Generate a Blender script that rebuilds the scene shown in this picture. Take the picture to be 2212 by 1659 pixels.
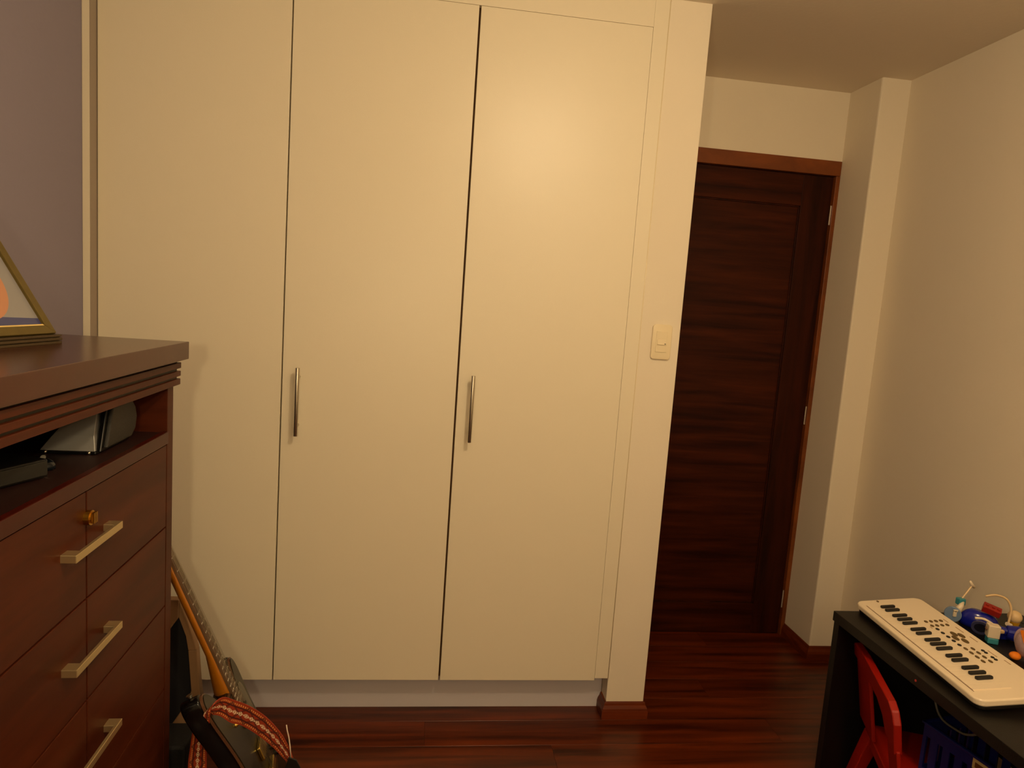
import bpy, bmesh, math, random
from mathutils import Vector, Matrix
random.seed(7)
for o in list(bpy.data.objects): bpy.data.objects.remove(o)
SC = bpy.context.scene
COL = SC.collection
R = math.radians

# ------------------------------------------------------------------ camera
cam = bpy.data.cameras.new('camera'); cam_o = bpy.data.objects.new('camera', cam); COL.objects.link(cam_o)
F = Vector((math.sin(R(7.1095))*math.cos(R(6.7042)), math.cos(R(7.1095))*math.cos(R(6.7042)), -math.sin(R(6.7042))))
r0 = Vector((math.cos(R(7.1095)), -math.sin(R(7.1095)), 0)); u0 = r0.cross(F)
ro = R(4.0844); rt = r0*math.cos(ro) + u0*math.sin(ro); up = -r0*math.sin(ro) + u0*math.cos(ro)
cam_o.matrix_world = Matrix(((rt.x, up.x, -F.x, 0), (rt.y, up.y, -F.y, 0), (rt.z, up.z, -F.z, 1.4048), (0, 0, 0, 1)))
cam.sensor_width = 36; cam.lens = 23.495; cam.clip_start = .02
SC.camera = cam_o

# ------------------------------------------------------------------ world, lights, exposure
w = bpy.data.worlds.new('world'); SC.world = w; w.use_nodes = True
w.node_tree.nodes['Background'].inputs[0].default_value = (1, .8, .6, 1)
w.node_tree.nodes['Background'].inputs[1].default_value = 0.02
def lamp(name, loc, power, col, rad):
    l = bpy.data.lights.new(name, 'POINT'); l.energy = power; l.color = col; l.shadow_soft_size = rad
    o = bpy.data.objects.new(name, l); o.location = loc; COL.objects.link(o); return o
lamp('ceiling_lamp_light', (0.49, 0.62, 2.25), 28, (1, .77, .47), .045)
lamp('camera_flash_light', (-0.15, -0.02, 1.43), 14.5, (1, .80, .46), .022)
lamp('added_fill_light', (0.9, -1.0, 1.9), 19, (1, .79, .50), .15)  # added fill behind the camera, no real lamp; lifts right wall and ceiling
SC.view_settings.view_transform = 'Standard'; SC.view_settings.look = 'None'
SC.view_settings.gamma = 1; SC.view_settings.exposure = 0; SC.view_settings.use_curve_mapping = False

# ------------------------------------------------------------------ materials
def lin(c):
    return tuple(((x/255)/12.92 if x/255 <= .04045 else ((x/255+.055)/1.055)**2.4) for x in c)
MC = {}
def mat(name, col, rough=.6, metal=0, spec=.5, bump=0, bscale=200, var=0, vscale=3, coat=0, alpha=1, trans=0):
    m = bpy.data.materials.new(name); m.use_nodes = True; nt = m.node_tree; b = nt.nodes['Principled BSDF']
    c = lin(col) if max(col) > 1 else col
    b.inputs['Base Color'].default_value = (*c, 1); b.inputs['Roughness'].default_value = rough
    b.inputs['Metallic'].default_value = metal; b.inputs['Specular IOR Level'].default_value = spec
    b.inputs['Coat Weight'].default_value = coat; b.inputs['Transmission Weight'].default_value = trans
    tc = nt.nodes.new('ShaderNodeTexCoord')
    if var:
        n = nt.nodes.new('ShaderNodeTexNoise'); n.inputs['Scale'].default_value = vscale; n.inputs['Detail'].default_value = 4
        nt.links.new(tc.outputs['Object'], n.inputs['Vector'])
        mx = nt.nodes.new('ShaderNodeMix'); mx.data_type = 'RGBA'
        mx.inputs[6].default_value = (*[x*(1-var) for x in c], 1); mx.inputs[7].default_value = (*[min(1, x*(1+var)) for x in c], 1)
        nt.links.new(n.outputs['Fac'], mx.inputs[0]); nt.links.new(mx.outputs[2], b.inputs['Base Color'])
    if bump:
        n = nt.nodes.new('ShaderNodeTexNoise'); n.inputs['Scale'].default_value = bscale; n.inputs['Detail'].default_value = 3
        nt.links.new(tc.outputs['Object'], n.inputs['Vector'])
        bp = nt.nodes.new('ShaderNodeBump'); bp.inputs['Strength'].default_value = bump; bp.inputs['Distance'].default_value = .002
        nt.links.new(n.outputs['Fac'], bp.inputs['Height']); nt.links.new(bp.outputs[0], b.inputs['Normal'])
    return m
def wood(name, c1, c2, scale=(1, 12, 12), rough=.35, spec=.5, coat=0, rnd=True, contrast=(.35, .68), nscale=2.2):
    """streaky grain along local x (stretch set by scale)"""
    m = bpy.data.materials.new(name); m.use_nodes = True; nt = m.node_tree; b = nt.nodes['Principled BSDF']
    tc = nt.nodes.new('ShaderNodeTexCoord'); mp = nt.nodes.new('ShaderNodeMapping'); mp.inputs['Scale'].default_value = scale
    nt.links.new(tc.outputs['Object'], mp.inputs['Vector'])
    if rnd:
        oi = nt.nodes.new('ShaderNodeObjectInfo'); mu = nt.nodes.new('ShaderNodeMath'); mu.operation = 'MULTIPLY'; mu.inputs[1].default_value = 37
        cb = nt.nodes.new('ShaderNodeCombineXYZ'); nt.links.new(oi.outputs['Random'], mu.inputs[0])
        nt.links.new(mu.outputs[0], cb.inputs[0]); nt.links.new(mu.outputs[0], cb.inputs[1]); nt.links.new(cb.outputs[0], mp.inputs['Location'])
    n = nt.nodes.new('ShaderNodeTexNoise'); n.inputs['Scale'].default_value = nscale; n.inputs['Detail'].default_value = 6; n.inputs['Roughness'].default_value = .6
    n.inputs['Distortion'].default_value = .4
    nt.links.new(mp.outputs[0], n.inputs['Vector'])
    cr = nt.nodes.new('ShaderNodeValToRGB'); e = cr.color_ramp.elements
    e[0].position = contrast[0]; e[0].color = (*lin(c1), 1); e[1].position = contrast[1]; e[1].color = (*lin(c2), 1)
    nt.links.new(n.outputs['Fac'], cr.inputs[0]); nt.links.new(cr.outputs[0], b.inputs['Base Color'])
    b.inputs['Roughness'].default_value = rough; b.inputs['Specular IOR Level'].default_value = spec; b.inputs['Coat Weight'].default_value = coat
    return m
M = dict(
 wall=mat('cream wall paint', (234, 222, 200), .75, spec=.25, bump=.25, bscale=60, var=.02),
 lav=mat('lavender grey wall paint', (142, 134, 150), .7, spec=.25, bump=.25, bscale=60, var=.02),
 ceil=mat('ceiling paint', (236, 224, 206), .85, spec=.1, bump=.2, bscale=80),
 door=mat('cream lacquer', (234, 223, 198), .38, spec=.45, bump=.10, bscale=350),
 plinth=mat('grey lacquer plinth', (204, 198, 202), .45, spec=.4),
 edge=mat('grey edge strip', (160, 146, 132), .5, spec=.3),
 bead=mat('glossy sealant', (240, 225, 190), .15),
 gapm=mat('brown board edge', (96, 62, 30), .7),
 steel=mat('brushed steel', (190, 182, 165), .28, 1),
 plate=mat('cream switch plastic', (236, 220, 184), .25),
 dark=mat('black plastic', (16, 14, 13), .45),
 floorw=wood('mahogany laminate', (50, 15, 2), (112, 44, 9), (.7, 13, 1), .30, .35, nscale=2.0),
 sub=mat('dark joint', (24, 8, 4), .8),
 skirt=wood('red wood skirting', (86, 32, 8), (116, 48, 14), (1.2, 6, 20), .35, .25),
 doorw=wood('dark hall door wood', (38, 11, 3), (72, 27, 6), (.8, 1, 12), .45, .12, rnd=False),
 stile=wood('dark hall door stile', (34, 11, 3), (62, 22, 6), (10, 1, .8), .45, .12, rnd=True),
 frame=wood('door frame wood', (104, 50, 12), (136, 70, 22), (2, 2, 3), .42, .4, rnd=True),
 dres=wood('dresser mahogany', (62, 24, 9), (80, 33, 14), (2, 1.2, 12), .40, .14, rnd=True),
 drestop=wood('dresser top mahogany', (64, 28, 16), (72, 32, 19), (6, 1, 4), .22, .45),
 groove=mat('dark groove', (40, 34, 22), .6),
 ledge=wood('red shelf edge', (50, 10, 3), (64, 15, 5), (4, 1, 4), .3, .25),
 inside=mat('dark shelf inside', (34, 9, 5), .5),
 nickel=mat('satin nickel', (205, 185, 140), .35, .85),
 brass=mat('brass', (190, 145, 50), .3, 1),
)

# ------------------------------------------------------------------ mesh helpers
def box(bm, x0, x1, y0, y1, z0, z1, mtx=None):
    vs = [Vector(p) for p in ((x0,y0,z0),(x1,y0,z0),(x1,y1,z0),(x0,y1,z0),(x0,y0,z1),(x1,y0,z1),(x1,y1,z1),(x0,y1,z1))]
    if mtx: vs = [mtx @ v for v in vs]
    v = [bm.verts.new(p) for p in vs]
    for f in ((3,2,1,0),(4,5,6,7),(0,1,5,4),(1,2,6,5),(2,3,7,6),(3,0,4,7)): bm.faces.new([v[i] for i in f])
def prism(bm, pts, O, U, V, N, t0, t1):
    """polygon pts (u,v) extruded along N from t0 to t1"""
    O, U, V, N = map(Vector, (O, U, V, N))
    a = [bm.verts.new(O+U*p[0]+V*p[1]+N*t0) for p in pts]; b = [bm.verts.new(O+U*p[0]+V*p[1]+N*t1) for p in pts]
    bm.faces.new(a[::-1]); bm.faces.new(b); k = len(pts)
    for i in range(k): bm.faces.new([a[i], a[(i+1)%k], b[(i+1)%k], b[i]])
def tube(bm, pts, r, seg=10, cap=True):
    pts = [Vector(p) for p in pts]; rings = []
    rs = r if isinstance(r, (list, tuple)) else [r]*len(pts)
    ref = Vector((.13, .31, .94)).normalized()
    for i, p in enumerate(pts):
        t = (pts[min(i+1, len(pts)-1)]-pts[max(i-1, 0)]).normalized()
        a = t.cross(ref).normalized(); b = t.cross(a)
        rings.append([bm.verts.new(p+(a*math.cos(2*math.pi*k/seg)+b*math.sin(2*math.pi*k/seg))*rs[i]) for k in range(seg)])
    for i in range(len(rings)-1):
        for k in range(seg): bm.faces.new([rings[i][k], rings[i][(k+1)%seg], rings[i+1][(k+1)%seg], rings[i+1][k]])
    if cap: bm.faces.new(rings[0][::-1]); bm.faces.new(rings[-1])
def ball(bm, c, rx, ry=None, rz=None, rot=None, u=18, v=12):
    ry = ry or rx; rz = rz or rx
    mt = Matrix.Translation(c) @ (rot or Matrix()) @ Matrix.Diagonal((rx, ry, rz, 1))
    bmesh.ops.create_uvsphere(bm, u_segments=u, v_segments=v, radius=1, matrix=mt)
def rrect(x0, x1, y0, y1, r, n=5):
    P = []
    for cx, cy, a0 in ((x1-r, y1-r, 0), (x0+r, y1-r, 90), (x0+r, y0+r, 180), (x1-r, y0+r, 270)):
        for k in range(n+1):
            a = R(a0+90*k/n); P.append((cx+r*math.cos(a), cy+r*math.sin(a)))
    return P
def smooth(pts, it=2, closed=True):
    for _ in range(it):
        q = []; n = len(pts)
        for i in range(n if closed else n-1):
            a, b = Vector(pts[i]), Vector(pts[(i+1) % n])
            q += [tuple(a*.75+b*.25), tuple(a*.25+b*.75)]
        if not closed: q = [tuple(pts[0])]+q+[tuple(pts[-1])]
        pts = q
    return pts
def obj(name, bm, m, parent=None, bevel=0, seg=2, sm=False, loc=None):
    bmesh.ops.recalc_face_normals(bm, faces=bm.faces)
    me = bpy.data.meshes.new(name); bm.to_mesh(me); bm.free()
    if sm:
        for p in me.polygons: p.use_smooth = True
    o = bpy.data.objects.new(name, me); COL.objects.link(o); me.materials.append(m)
    if parent: o.parent = parent
    if loc: o.location = loc
    if bevel:
        b = o.modifiers.new('bevel', 'BEVEL'); b.width = bevel; b.segments = seg; b.limit_method = 'ANGLE'; b.angle_limit = R(35)
    return o
def bx(name, x0, x1, y0, y1, z0, z1, m, parent=None, bevel=0, seg=2):
    bm = bmesh.new(); box(bm, x0, x1, y0, y1, z0, z1); return obj(name, bm, m, parent, bevel, seg)
def tag(o, label, cat, group=None, kind=None):
    o['label'] = label; o['category'] = cat
    if group: o['group'] = group
    if kind: o['kind'] = kind
    return o
def empty(name, loc, label, cat, rot=(0, 0, 0), group=None):
    o = bpy.data.objects.new(name, None); o.location = loc; o.rotation_euler = rot; COL.objects.link(o); o.empty_display_size = .05
    return tag(o, label, cat, group)
def struct(o): o['kind'] = 'structure'; return o

# ------------------------------------------------------------------ room constants (metres)
D = 2.1256; ZC = 2.3776; XWL = -1.011; XWR = 1.788; YF = 2.7257; YP = 2.522; XH = 1.6684; YR = -1.7
XCL, XCR = .6745, .8094

# setting
struct(bx('wall_left', XWL-.12, XWL, YR, D+.75, -.02, ZC+.02, M['lav']))
struct(bx('wall_right', XWR, XWR+.12, YR, YP+.02, -.02, ZC+.02, M['wall']))
struct(bx('wall_rear', XWL-.12, XWR+.12, YR-.12, YR, -.02, ZC+.02, M['wall']))
struct(bx('ceiling', XWL-.12, XWR+.12, YR-.12, YF+.25, ZC, ZC+.1, M['ceil']))
bm = bmesh.new(); box(bm, XH, XWR+.12, YP, YF+.15, -.02, ZC+.01)
o = struct(obj('wall_hall', bm, M['wall'], bevel=.006)); o['label'] = 'cream wall return between the dark door and the right wall'
bm = bmesh.new(); box(bm, XCL, XCR, D, YF+.15, -.02, ZC+.01)
o = struct(obj('wall_partition', bm, M['wall'], bevel=.002)); o['label'] = 'narrow cream wall end beside the wardrobe, carrying the light switch'
bm = bmesh.new(); box(bm, XCR, XH, YF, YF+.15, 2.10, ZC+.01); box(bm, XCR, .83, YF, YF+.15, -.02, 2.11)
o = struct(obj('wall_back', bm, M['wall']))

# floor of laminate planks running along x
fl = struct(bx('floor', XWL-.12, XWR+.12, YR-.12, YF+.2, -.06, -.0085, M['sub']))
PW, PL = .128, 1.21
def plank(x0, x1, y0, y1):
    bm = bmesh.new(); cx, cy = (x0+x1)/2, (y0+y1)/2; hx, hy = (x1-x0)/2-.0002, (y1-y0)/2-.0002; c = .0004
    lo = [bm.verts.new((sx*hx, sy*hy, -.008)) for sx, sy in ((-1,-1),(1,-1),(1,1),(-1,1))]
    mi = [bm.verts.new((sx*hx, sy*hy, -c)) for sx, sy in ((-1,-1),(1,-1),(1,1),(-1,1))]
    hi = [bm.verts.new((sx*(hx-c), sy*(hy-c), 0)) for sx, sy in ((-1,-1),(1,-1),(1,1),(-1,1))]
    bm.faces.new(hi)
    for i in range(4):
        j = (i+1) % 4; bm.faces.new([lo[i], lo[j], mi[j], mi[i]]); bm.faces.new([mi[i], mi[j], hi[j], hi[i]])
    obj('plank', bm, M['floorw'], fl, loc=(cx, cy, 0))
y = YF+.02; row = 0
while y > YR+.01:
    y0 = max(y-PW, YR); x = XWL - [.15, .95, .55, .3, .75][row % 5]
    xmin = XCR-.001 if y0 >= D+.05 else XWL
    xmax = XH if y0 >= YP-.02 else XWR
    while x < xmax:
        a, b = max(x, xmin), min(x+PL, xmax)
        if b-a > .01: plank(a, b, y0, y)
        x += PL
    y = y0; row += 1

# skirting
def skirt(name, p0, p1, nrm, h=.0571, t=.015, parent=None, m0=0, m1=0):
    """profiled board from p0 to p1 (2d), nrm = outward normal; m0/m1 = mitre slopes at the ends"""
    bm = bmesh.new(); P0, P1, Nn = Vector((*p0, 0)), Vector((*p1, 0)), Vector((*nrm, 0)); d = (P1-P0).normalized()
    prof = [(0, 0), (t, 0), (t, h*.45), (t*.85, h*.62), (t*.5, h*.8), (t*.38, h*.93), (t*.25, h), (0, h)]
    A = [bm.verts.new(P0 - d*q[0]*m0 + Nn*q[0] + Vector((0, 0, q[1]))) for q in prof]
    B = [bm.verts.new(P1 + d*q[0]*m1 + Nn*q[0] + Vector((0, 0, q[1]))) for q in prof]
    bm.faces.new(A[::-1]); bm.faces.new(B)
    for i in range(len(prof)): j = (i+1) % len(prof); bm.faces.new([A[i], A[j], B[j], B[i]])
    return struct(obj(name, bm, M['skirt']))
skirt('baseboard_partition', (XCL, D), (XCR, D), (0, -1), m0=1, m1=1)
skirt('baseboard_wardrobe', (XCL, D+.0600), (XCL, D), (-1, 0), m1=1)
skirt('baseboard_hall_left', (XCR, D), (XCR, YF), (1, 0), m0=1)
skirt('baseboard_hall_right', (XH, YF), (XH, YP), (-1, 0), m1=1)
skirt('baseboard_return', (XH, YP), (XWR, YP), (0, -1), m0=1, m1=-1)
skirt('baseboard_right', (XWR, YP), (XWR, YR), (-1, 0), m0=-1)
skirt('baseboard_left', (XWL, YR), (XWL, D-.04), (1, 0))

# ------------------------------------------------------------------ hall door
dr = bpy.data.objects.new('door_1', None); COL.objects.link(dr); dr['kind'] = 'structure'
LX0, LX1, LZ = .86, 1.646, 2.036; yl = YF+.012
bm = bmesh.new(); box(bm, .83, XH-.001, YF-.004, YF+.10, LZ+.004, 2.10)
obj('door_frame', bm, M['frame'], dr, .002)
bm = bmesh.new(); box(bm, LX1+.003, XH-.001, YF-.004, YF+.10, 0, LZ+.003); obj('door_frame', bm, M['frame'], dr, .002)
bm = bmesh.new(); box(bm, .83, LX0-.003, YF-.004, YF+.10, 0, LZ+.003); obj('door_frame', bm, M['frame'], dr, .002)
px0, px1, pz0, pz1 = .985, 1.514, .142, 1.908
obj_ = bx('door_stile', px1, LX1, yl, yl+.04, .004, LZ, M['stile'], dr, .0015)
bx('door_stile', LX0, px0, yl, yl+.04, .004, LZ, M['stile'], dr, .0015)
bx('door_rail', px0, px1, yl+.0004, yl+.04, pz1, LZ, M['doorw'], dr, .0015)
bx('door_rail', px0, px1, yl+.0004, yl+.04, .004, pz0, M['doorw'], dr, .0015)
bx('door_panel', px0-.001, px1+.001, yl+.009, yl+.035, pz0-.001, pz1+.001, M['doorw'], dr)
bm = bmesh.new()
for a in ((px0, px1, pz0, pz0+.006), (px0, px1, pz1-.006, pz1)): box(bm, a[0], a[1], yl+.004, yl+.010, a[2], a[3])
box(bm, px0, px0+.006, yl+.004, yl+.010, pz0, pz1); box(bm, px1-.006, px1, yl+.004, yl+.010, pz0, pz1)
obj('panel_moulding', bm, M['stile'], dr, .001)
hng = mat('bright hinge steel', (235, 225, 210), .25, .6)
for zc in (1.878, 1.016, .170):
    bm = bmesh.new(); tube(bm, [(LX1+.001, YF+.006, zc-.04), (LX1+.001, YF+.006, zc+.04)], .0028, 8)
    obj('hinge', bm, hng, dr, sm=False)
bm = bmesh.new(); tube(bm, [(LX0+.06, yl, 1.0), (LX0+.06, yl-.05, 1.0)], .012, 12); tube(bm, [(LX0+.06, yl-.045, 1.0), (LX0+.10, yl-.045, 1.0)], .009, 12)
obj('door_handle', bm, M['steel'], dr)

# ------------------------------------------------------------------ wardrobe
wd = empty('wardrobe', (0, D, 0), 'cream built-in wardrobe with three tall doors and two bar handles', 'wardrobe')
def wbox(name, x0, x1, y0, y1, z0, z1, m, bevel=0, parent=None): return bx(name, x0, x1, y0, y1, z0, z1, m, parent or wd, bevel)
x_l, s1, s2, x_r = -.9896, -.4538, .0892, .6264; zb, zt = .1344, 2.2884
bm = bmesh.new(); box(bm, x_l, x_r+.045, .021, .59, zb+.004, zb+.022); box(bm, x_l, x_r+.045, .021, .59, zt+.01, zt+.03)
for xx in (x_l, s1-.009, s2-.009, x_r+.002): box(bm, xx, xx+.018, .0205, .59, zb+.004, zt+.03)
box(bm, x_l, x_r+.045, .58, .594, .0, zt+.03); obj('carcass', bm, M['gapm'], wd)
def wdoor(x0, x1, z1=zt, ghx=None):
    d_ = wbox('door', x0, x1, 0, .0195, zb, z1, M['door'], .0012)
    if ghx:
        hx, hz0, hz1 = ghx
        bm = bmesh.new(); tube(bm, [(hx, -.035, hz0), (hx, -.035, hz1)], .0062, 20); h = obj('handle', bm, M['steel'], d_, .0006, sm=False)
        for p in h.data.polygons: p.use_smooth = len(p.vertices) == 4
        for zz in (hz0+.03, hz1-.03):
            bm = bmesh.new(); tube(bm, [(hx, -.0296, zz), (hx, 0.0, zz)], .0045, 12); obj('handle_post', bm, M['steel'], d_)
    return d_
wdoor(x_l+.002, s1-.0021)
wdoor(s1+.0021, s2-.0030, ghx=(-.4005, .957, 1.169))
wdoor(s2+.0030, x_r-.0003, ghx=(.137, .962, 1.176))
bm = bmesh.new(); box(bm, x_r+.0002, XCL-.0003, 0.0, .0195, zb+.008, ZC-.001); obj('face_frame', bm, M['door'], wd, .0006)
bm = bmesh.new(); box(bm, x_l+.002, x_r, 0.0, .0195, zt+.0007, ZC-.001); obj('face_frame', bm, M['door'], wd, .0006)
wbox('plinth', x_l, XCL-.002, .061, .079, 0, zb+.004, M['plinth'], .0006)
wbox('filler_panel', XWL+.0005, x_l-.0012, -.0385, .03, .0, ZC-.001, M['door'], .0008)
wbox('filler_edge', x_l-.0012, x_l, -.0378, .03, .0, ZC-.001, M['edge'])
bm = bmesh.new(); tube(bm, [(XCL-.0004, -.0002, zb+.01), (XCL-.0004, -.0002, ZC-.002)], .0014, 6); obj('sealant_bead', bm, M['bead'], wd, sm=True)

# light switch
sw = empty('light_switch', (.7475, D, 1.3195), 'cream light switch plate with one rocker on the narrow wall end', 'light switch')
bm = bmesh.new(); prism(bm, rrect(-.0335, .0335, -.0575, .0575, .011), (0, 0, 0), (1, 0, 0), (0, 0, 1), (0, -1, 0), 0, .007)
obj('plate', bm, M['plate'], sw, .003, 3, sm=True)
bm = bmesh.new(); box(bm, -.020, .018, -.0088, -.006, -.033, .036); obj('inner_plate', bm, M['plate'], sw, .0008)
bm = bmesh.new()
v = [(-.0155, 0), (.0145, 0)]
prism(bm, [(-.0088, -.0085), (-.0125, -.0085), (-.0100, .0085), (-.0088, .0085)], (-.0155, 0, 0), (0, 1, 0), (0, 0, 1), (1, 0, 0), 0, .030)
rk = obj('rocker', bm, M['plate'], sw, .0006)
bm = bmesh.new(); box(bm, .0080, .0128, -.0128, -.0116, -.0062, -.0042); obj('mark', bm, M['dark'], rk)

# ------------------------------------------------------------------ dresser (front faces +x; local x = outwards, local -y = towards camera)
an = R(1.3)
ds = empty('dresser', (-.534, 1.56, 0), 'tall reddish brown dresser with open shelf and nickel handled drawers', 'dresser', (0, 0, an))
BK = -.452; YN = -.834  # back and near end in local axes
bm = bmesh.new(); box(bm, BK, 0, YN, 0, 1.235, 1.2738); obj('top', bm, M['drestop'], ds, .0015)
bm = bmesh.new()
zz = 1.235
lay = [(.019, .007, 1), (.012, .0125, 0), (.019, .006, 1), (.0125, .0115, 0), (.019, .0055, 1), (.013, .0135, 0)]
bm2 = bmesh.new()
for ins, h, g in lay:
    box(bm2 if g else bm, BK+.01, -ins, YN+ins, -ins, zz-h, zz-(0 if g else -.0)); zz -= h
obj('moulding', bm, M['dres'], ds, .0012); obj('moulding_groove', bm2, M['groove'], ds)
fx = -.024
bm = bmesh.new()
box(bm, BK+.01, fx, -.058, -.024, 0.03, zz+.002)                 # far side with stile
box(bm, BK+.01, fx, YN+.024, YN+.058, 0.03, zz+.002)
box(bm, BK+.01, BK+.02, YN+.05, -.05, 0.03, zz+.002)
box(bm, BK+.01, fx-.018, YN+.05, -.05, .03, .085); box(bm, BK+.01, fx-.02, YN+.05, -.05, zz-.004, zz+.002)
obj('body', bm, M['dres'], ds, .0008)
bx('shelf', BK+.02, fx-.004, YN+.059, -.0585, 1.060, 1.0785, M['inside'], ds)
bm = bmesh.new(); box(bm, fx-.010, fx+.0035, YN+.0585, -.0585, 1.0545, 1.081); obj('shelf_edge', bm, M['ledge'], ds, .002)
rows = [(1.053, .867), (.867, .685), (.685, .486), (.486, .286), (.286, .09)]
ym = -.417
for i, (a, b) in enumerate(rows):
    bm = bmesh.new()
    for y0, y1 in ((YN+.060, ym-.0018), (ym+.0018, -.060)): box(bm, fx-.018, fx-.0005, y0, y1, b+.0018, a-.0018)
    box(bm, fx-.030, fx-.018, YN+.064, -.064, b+.004, a-.004)
    d_ = obj('drawer', bm, M['dres'], ds, .0008)
    zc = (1.053+.867)/2+.008 if i == 0 else (a+b)/2+.004
    bm = bmesh.new()
    P = [(fx-.002, -.083), (fx-.002, -.061), (fx+.0165, -.061), (fx+.0165, .061), (fx-.002, .061), (fx-.002, .083), (fx+.0225, .083), (fx+.0225, -.083)]
    prism(bm, P, (0, ym, 0), (1, 0, 0), (0, 1, 0), (0, 0, 1), zc-.0065, zc+.0065)
    obj('handle', bm, M['nickel'], d_, .0008)
    if i == 0:
        bm = bmesh.new(); tube(bm, [(fx-.001, ym, 1.0075), (fx+.008, ym, 1.0075)], .0125, 16)
        tube(bm, [(fx+.006, ym, 1.0075), (fx+.011, ym, 1.0075)], .0095, 16)
        for q in (-.0045, 0, .0045): box(bm, fx+.010, fx+.0145, ym+q-.0012, ym+q+.0012, .999, 1.017)
        obj('lock', bm, M['brass'], d_)
bx('base', BK+.02, fx-.012, YN+.04, -.04, 0, .031, M['dres'], ds)

# clock radio in the shelf
ck = empty('clock_radio', (-.588, 1.281, 1.0785), 'silver and black clock radio on the dresser shelf', 'clock radio', (0, 0, R(2)))
silver = mat('silver plastic', (150, 146, 142), .38, .35); grille = mat('dark grey grille', (42, 38, 32), .5, bump=.6, bscale=900)
ctrl = mat('black gloss plastic', (14, 13, 13), .2)
bm = bmesh.new()  # silver wedge shell: lower facet steep, upper facet leaning back
A = [(-.105, .000, .006), (-.012, .000, .006), (-.016, .006, .034), (-.086, .008, .034), (-.020, .030, .082), (-.060, .034, .076)]
Bq = [(x, .150, z) for x, y_, z in A]
va = [bm.verts.new(p) for p in A]; vb = [bm.verts.new(p) for p in Bq]
bm.faces.new([va[0], va[1], va[2], va[3]]); bm.faces.new([va[3], va[2], va[4], va[5]])
for q in ((1, 2), (2, 4), (4, 5), (5, 3), (3, 0), (0, 1)): bm.faces.new([va[q[0]], va[q[1]], vb[q[1]], vb[q[0]]])
bm.faces.new([vb[0], vb[3], vb[5], vb[4], vb[2], vb[1]])
obj('shell', bm, silver, ck, .001)
bm = bmesh.new()
prof = [(.004, .004), (.130, .004), (.152, .020), (.160, .046), (.152, .070), (.136, .087), (.036, .087), (.030, .080)]
prism(bm, prof, (0, 0, 0), (0, 1, 0), (0, 0, 1), (1, 0, 0), -.014, -.004); obj('bezel', bm, ctrl, ck, .002)
prof = [(.014, .010), (.126, .010), (.146, .024), (.153, .047), (.146, .068), (.132, .082), (.041, .082)]
prism(bmesh.new() if 0 else (bm := bmesh.new()), prof, (0, 0, 0), (0, 1, 0), (0, 0, 1), (1, 0, 0), -.005, .003); obj('speaker_grille', bm, grille, ck, .003, 3)
bm = bmesh.new(); box(bm, -.110, -.010, -.002, .15, .0, .006); obj('base', bm, ctrl, ck, .002)
for q in (-.095, -.022):
    bm = bmesh.new(); ball(bm, (q, -.001, .0035), .0035); obj('foot', bm, M['steel'], ck, sm=True)
# small things further left in the shelf
gb = empty('set_top_box', (-.655, 1.09, 1.0785), 'small black box with a grey front panel on the dresser shelf', 'electronics', (0, 0, R(-20)))
bx('case', -.05, .045, -.05, .05, .002, .032, M['dark'], gb, .003)
bx('front_panel', .045, .048, -.046, .046, .006, .029, mat('dull grey plastic', (38, 36, 32), .4), gb, .001)
for p_ in (-.03, .03):
    for q in (-.03, .03): bm = bmesh.new(); tube(bm, [(p_, q, 0), (p_, q, .003)], .006, 8); obj('foot', bm, M['dark'], gb)
mo = empty('computer_mouse', (-.640, 1.165, 1.0785), 'small black rounded mouse with a bluish sheen beside the clock radio', 'computer mouse', (0, 0, R(25)))
bm = bmesh.new(); ball(bm, (0, 0, .004), .030, .019, .018)
for v_ in bm.verts: v_.co.z = max(v_.co.z, 0)
obj('shell', bm, mat('blue black gloss', (14, 20, 28), .15), mo, sm=True)
bm = bmesh.new(); tube(bm, [(.012, -.002, .021), (.012, .002, .021)], .004, 10); obj('wheel', bm, M['steel'], mo)

# picture frame on the dresser
pf = empty('picture_frame', (-.694, 1.345, 1.2738), 'gilt picture frame leaning back on top of the dresser', 'picture frame', (0, 0, R(-6.4)))
gold = mat('aged gilt', (104, 88, 40), .45, .4, var=.15, vscale=60); goldd = mat('dark base wood', (70, 54, 30), .5)
bm = bmesh.new()
for k, (x1, h0, h1) in enumerate(((.004, 0, .0045), (.000, .0045, .0065), (.005, .0065, .011), (.000, .011, .013), (.004, .013, .0165))):
    box(bm, -.035, x1, -.245, .004, h0, h1)
obj('ridged_base', bm, goldd, pf, .0006)
tl = R(32); Uf = Vector((0, -1, 0)); Vf = Vector((-math.sin(tl), 0, math.cos(tl))); Nf = Vector((math.cos(tl), 0, math.sin(tl))); Of = Vector((-.008, .0, .0165))
bm = bmesh.new()
W_, H_, b_ = .240, .30, .017
for p in ([(0, 0), (W_, 0), (W_-b_, b_), (b_, b_)], [(W_, 0), (W_, H_), (W_-b_, H_-b_), (W_-b_, b_)], [(W_, H_), (0, H_), (b_, H_-b_), (W_-b_, H_-b_)], [(0, H_), (0, 0), (b_, b_), (b_, H_-b_)]):
    prism(bm, p, Of, Uf, Vf, Nf, -.008, .006)
obj('frame', bm, gold, pf, .0015)
bm = bmesh.new()
i0 = b_-.001
for p in ([(i0, i0), (W_-i0, i0), (W_-i0-.004, i0+.004), (i0+.004, i0+.004)],): prism(bm, p, Of, Uf, Vf, Nf, -.004, .004)
obj('inner_trim', bm, mat('bright gilt lip', (235, 205, 130), .3, .3), pf)
pm = bpy.data.materials.new('snapshot print'); pm.use_nodes = True; nt = pm.node_tree; pb = nt.nodes['Principled BSDF']; pb.inputs['Roughness'].default_value = .2
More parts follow.
